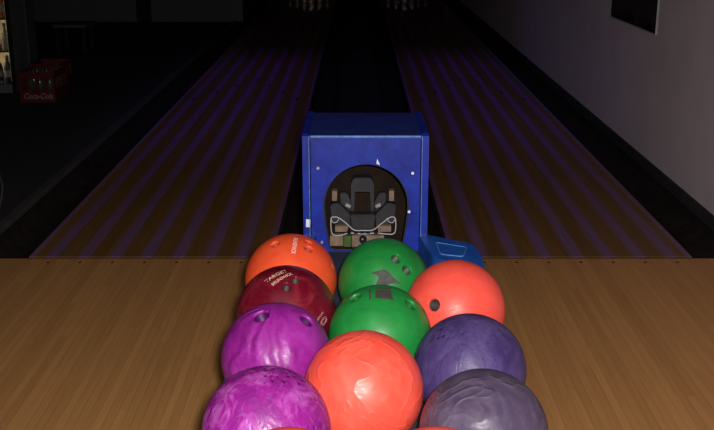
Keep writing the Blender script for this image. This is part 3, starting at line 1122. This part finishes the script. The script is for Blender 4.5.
def crate(x0, y0, w, d, h, label, z=0.0, bottles=True):
    t = empty('drinks_crate', label, 'crate', (x0 + w / 2, y0 + d / 2, z))
    W, D = w / 2, d / 2
    th = 0.012
    bm = bmesh.new()
    # front wall with grip slot and a row of windows
    def wall(ax0, ax1, to, n):
        L = ax1 - ax0
        bands = [(0, 0.42 * h), (0.80 * h, h)]
        for a, b2 in bands:
            to(bm, ax0, ax1, a, b2)
        for i in range(n + 1):
            x = ax0 + (L - 0.02) * i / n
            to(bm, x, x + 0.02, 0.42 * h, 0.80 * h)
    wall(-W, W, lambda m_, a, b2, c_, d_: bx(m_, a, b2, -D, -D + th, c_, d_), 4)
    wall(-W, W, lambda m_, a, b2, c_, d_: bx(m_, a, b2, D - th, D, c_, d_), 4)
    wall(-D + th, D - th, lambda m_, a, b2, c_, d_: bx(m_, W - th, W, a, b2, c_, d_), 3)
    wall(-D + th, D - th, lambda m_, a, b2, c_, d_: bx(m_, -W, -W + th, a, b2, c_, d_), 3)
    bx(bm, -W + th, W - th, -D + th, D - th, 0.001, 0.012)
    link('shell', bm, M['crate'], t)
    # script wordmark on the front
    cu = bpy.data.curves.new('txt', 'FONT'); cu.body = 'Coca-Cola'; cu.size = 0.062; cu.shear = 0.35
    cu.align_x = 'CENTER'; cu.align_y = 'CENTER'; cu.extrude = 0.0008; cu.offset = 0.001
    tmp = bpy.data.objects.new('txt', cu); C.objects.link(tmp)
    bpy.context.view_layer.update()
    me = bpy.data.meshes.new_from_object(tmp.evaluated_get(bpy.context.evaluated_depsgraph_get()))
    bpy.data.objects.remove(tmp)
    bm = bmesh.new(); bm.from_mesh(me)
    xs_ = [v.co.x for v in bm.verts]
    k = (w * 0.82) / (max(xs_) - min(xs_))
    for v in bm.verts:
        v.co = Vector((v.co.x * k, -D - 0.001 + v.co.z, v.co.y * 1.0 + 0.2 * h))
    link('lettering', bm, M['print'], t)
    if bottles:
        first = None
        for i in range(3):
            for j in range(3):
                if first is None:
                    first = link('crate_bottle', bottle_mesh(0.24, 0.03), M['glass_bottle'], smooth=True)
                    o = first
                else:
                    o = first.copy(); C.objects.link(o)
                o.location = (x0 + w / 2 - 0.078 + i * 0.078, y0 + d / 2 - 0.1 + j * 0.1, z + 0.0125)
                tag(o, 'dark glass bottle standing in the red crate beside the cooler', 'bottle', 'dark bottles in the red crate')
    return t


def gx(px, Y, z=0.0): return (px - 357) * ZD(Y, z) / F
crate(gx(21, 7.77), 7.77, 0.275, 0.36, 0.235, 'red plastic drinks crate with pale lettering, on the floor beside the cooler')
crate(gx(31, 8.32), 8.32, 0.26, 0.34, 0.22, 'dark red empty drinks crate standing behind the lettered red crate', 0.0, False)

# low bench
bY = 10.6
b0, b1 = gx(52, bY, 0.3), gx(86, bY, 0.3)
bn = empty('low_bench', 'low dark bench on the floor behind the red crates', 'bench', ((b0 + b1) / 2, bY + 0.2, 0))
part('seat', box(b0, b1, bY, bY + 0.4, 0.27, 0.305, 0.006), M['edge'], bn)
for xx in (b0 + 0.02, b1 - 0.06):
    for y_ in (bY + 0.02, bY + 0.34):
        part('leg', box(xx, xx + 0.04, y_, y_ + 0.04, 0.0, 0.27), M['wall_dark'], bn)

bm = bmesh.new()
tube(bm, catmull([(-2.62, 7.2, 0.007), (-2.33, 6.3, 0.007), (-2.07, 5.6, 0.007), (-1.90, 5.17, 0.007), (-1.775, 4.72, 0.007), (-1.735, 4.35, 0.007), (-1.73, 4.12, 0.007)], 8), 0.005, 8)
tag(link('cable', bm, M['cable'], smooth=True), 'thin grey cable curving over the dark floor at the left edge', 'cable')

# ------------------------------------------------------------------ light
fl = bpy.data.lights.new('camera_flash', 'SPOT')
fl.energy = 260
fl.color = (1.0, 0.97, 0.94)
fl.spot_size = radians(100)
fl.spot_blend = 1.0
fl.shadow_soft_size = 0.025
fo = bpy.data.objects.new('camera_flash', fl)
fo.location = (0.035, -0.01, HC + 0.035)
fo.rotation_euler = (pi / 2 - PITCH - radians(9), 0, radians(-3))
C.objects.link(fo)


def area(name, loc, size, energy, color, rot=(0, 0, 0), sy=None, spread=None):
    l = bpy.data.lights.new(name, 'AREA')
    l.shape = 'RECTANGLE'; l.size = size; l.size_y = sy or size
    l.energy = energy; l.color = color
    o = bpy.data.objects.new(name, l)
    o.location = loc; o.rotation_euler = rot
    if spread:
        l.spread = radians(spread)
    C.objects.link(o)
    return o


# violet lane tubes on the ceiling
area('violet_lane_light_left', (-0.89, 8.2, TOP - 0.03), 0.25, 1.9, (0.22, 0.17, 1.0), sy=4.4, spread=44)
area('violet_lane_light_right', (0.92, 8.2, TOP - 0.03), 0.25, 1.9, (0.22, 0.17, 1.0), sy=4.4, spread=44)
area('ambient_fill_light', (-0.5, 0.0, TOP - 0.03), 2.5, 16, (1.0, 0.82, 0.75))  # unseen warm fill, added to lift the floor and soften shadows

w = bpy.data.worlds.new('world')
sc.world = w
w.use_nodes = True
w.node_tree.nodes['Background'].inputs[0].default_value = (0.5, 0.4, 0.7, 1)
w.node_tree.nodes['Background'].inputs[1].default_value = 0.002

sc.view_settings.view_transform = 'Standard'
sc.view_settings.look = 'None'
sc.view_settings.exposure = 0
sc.view_settings.gamma = 1
sc.view_settings.use_curve_mapping = False
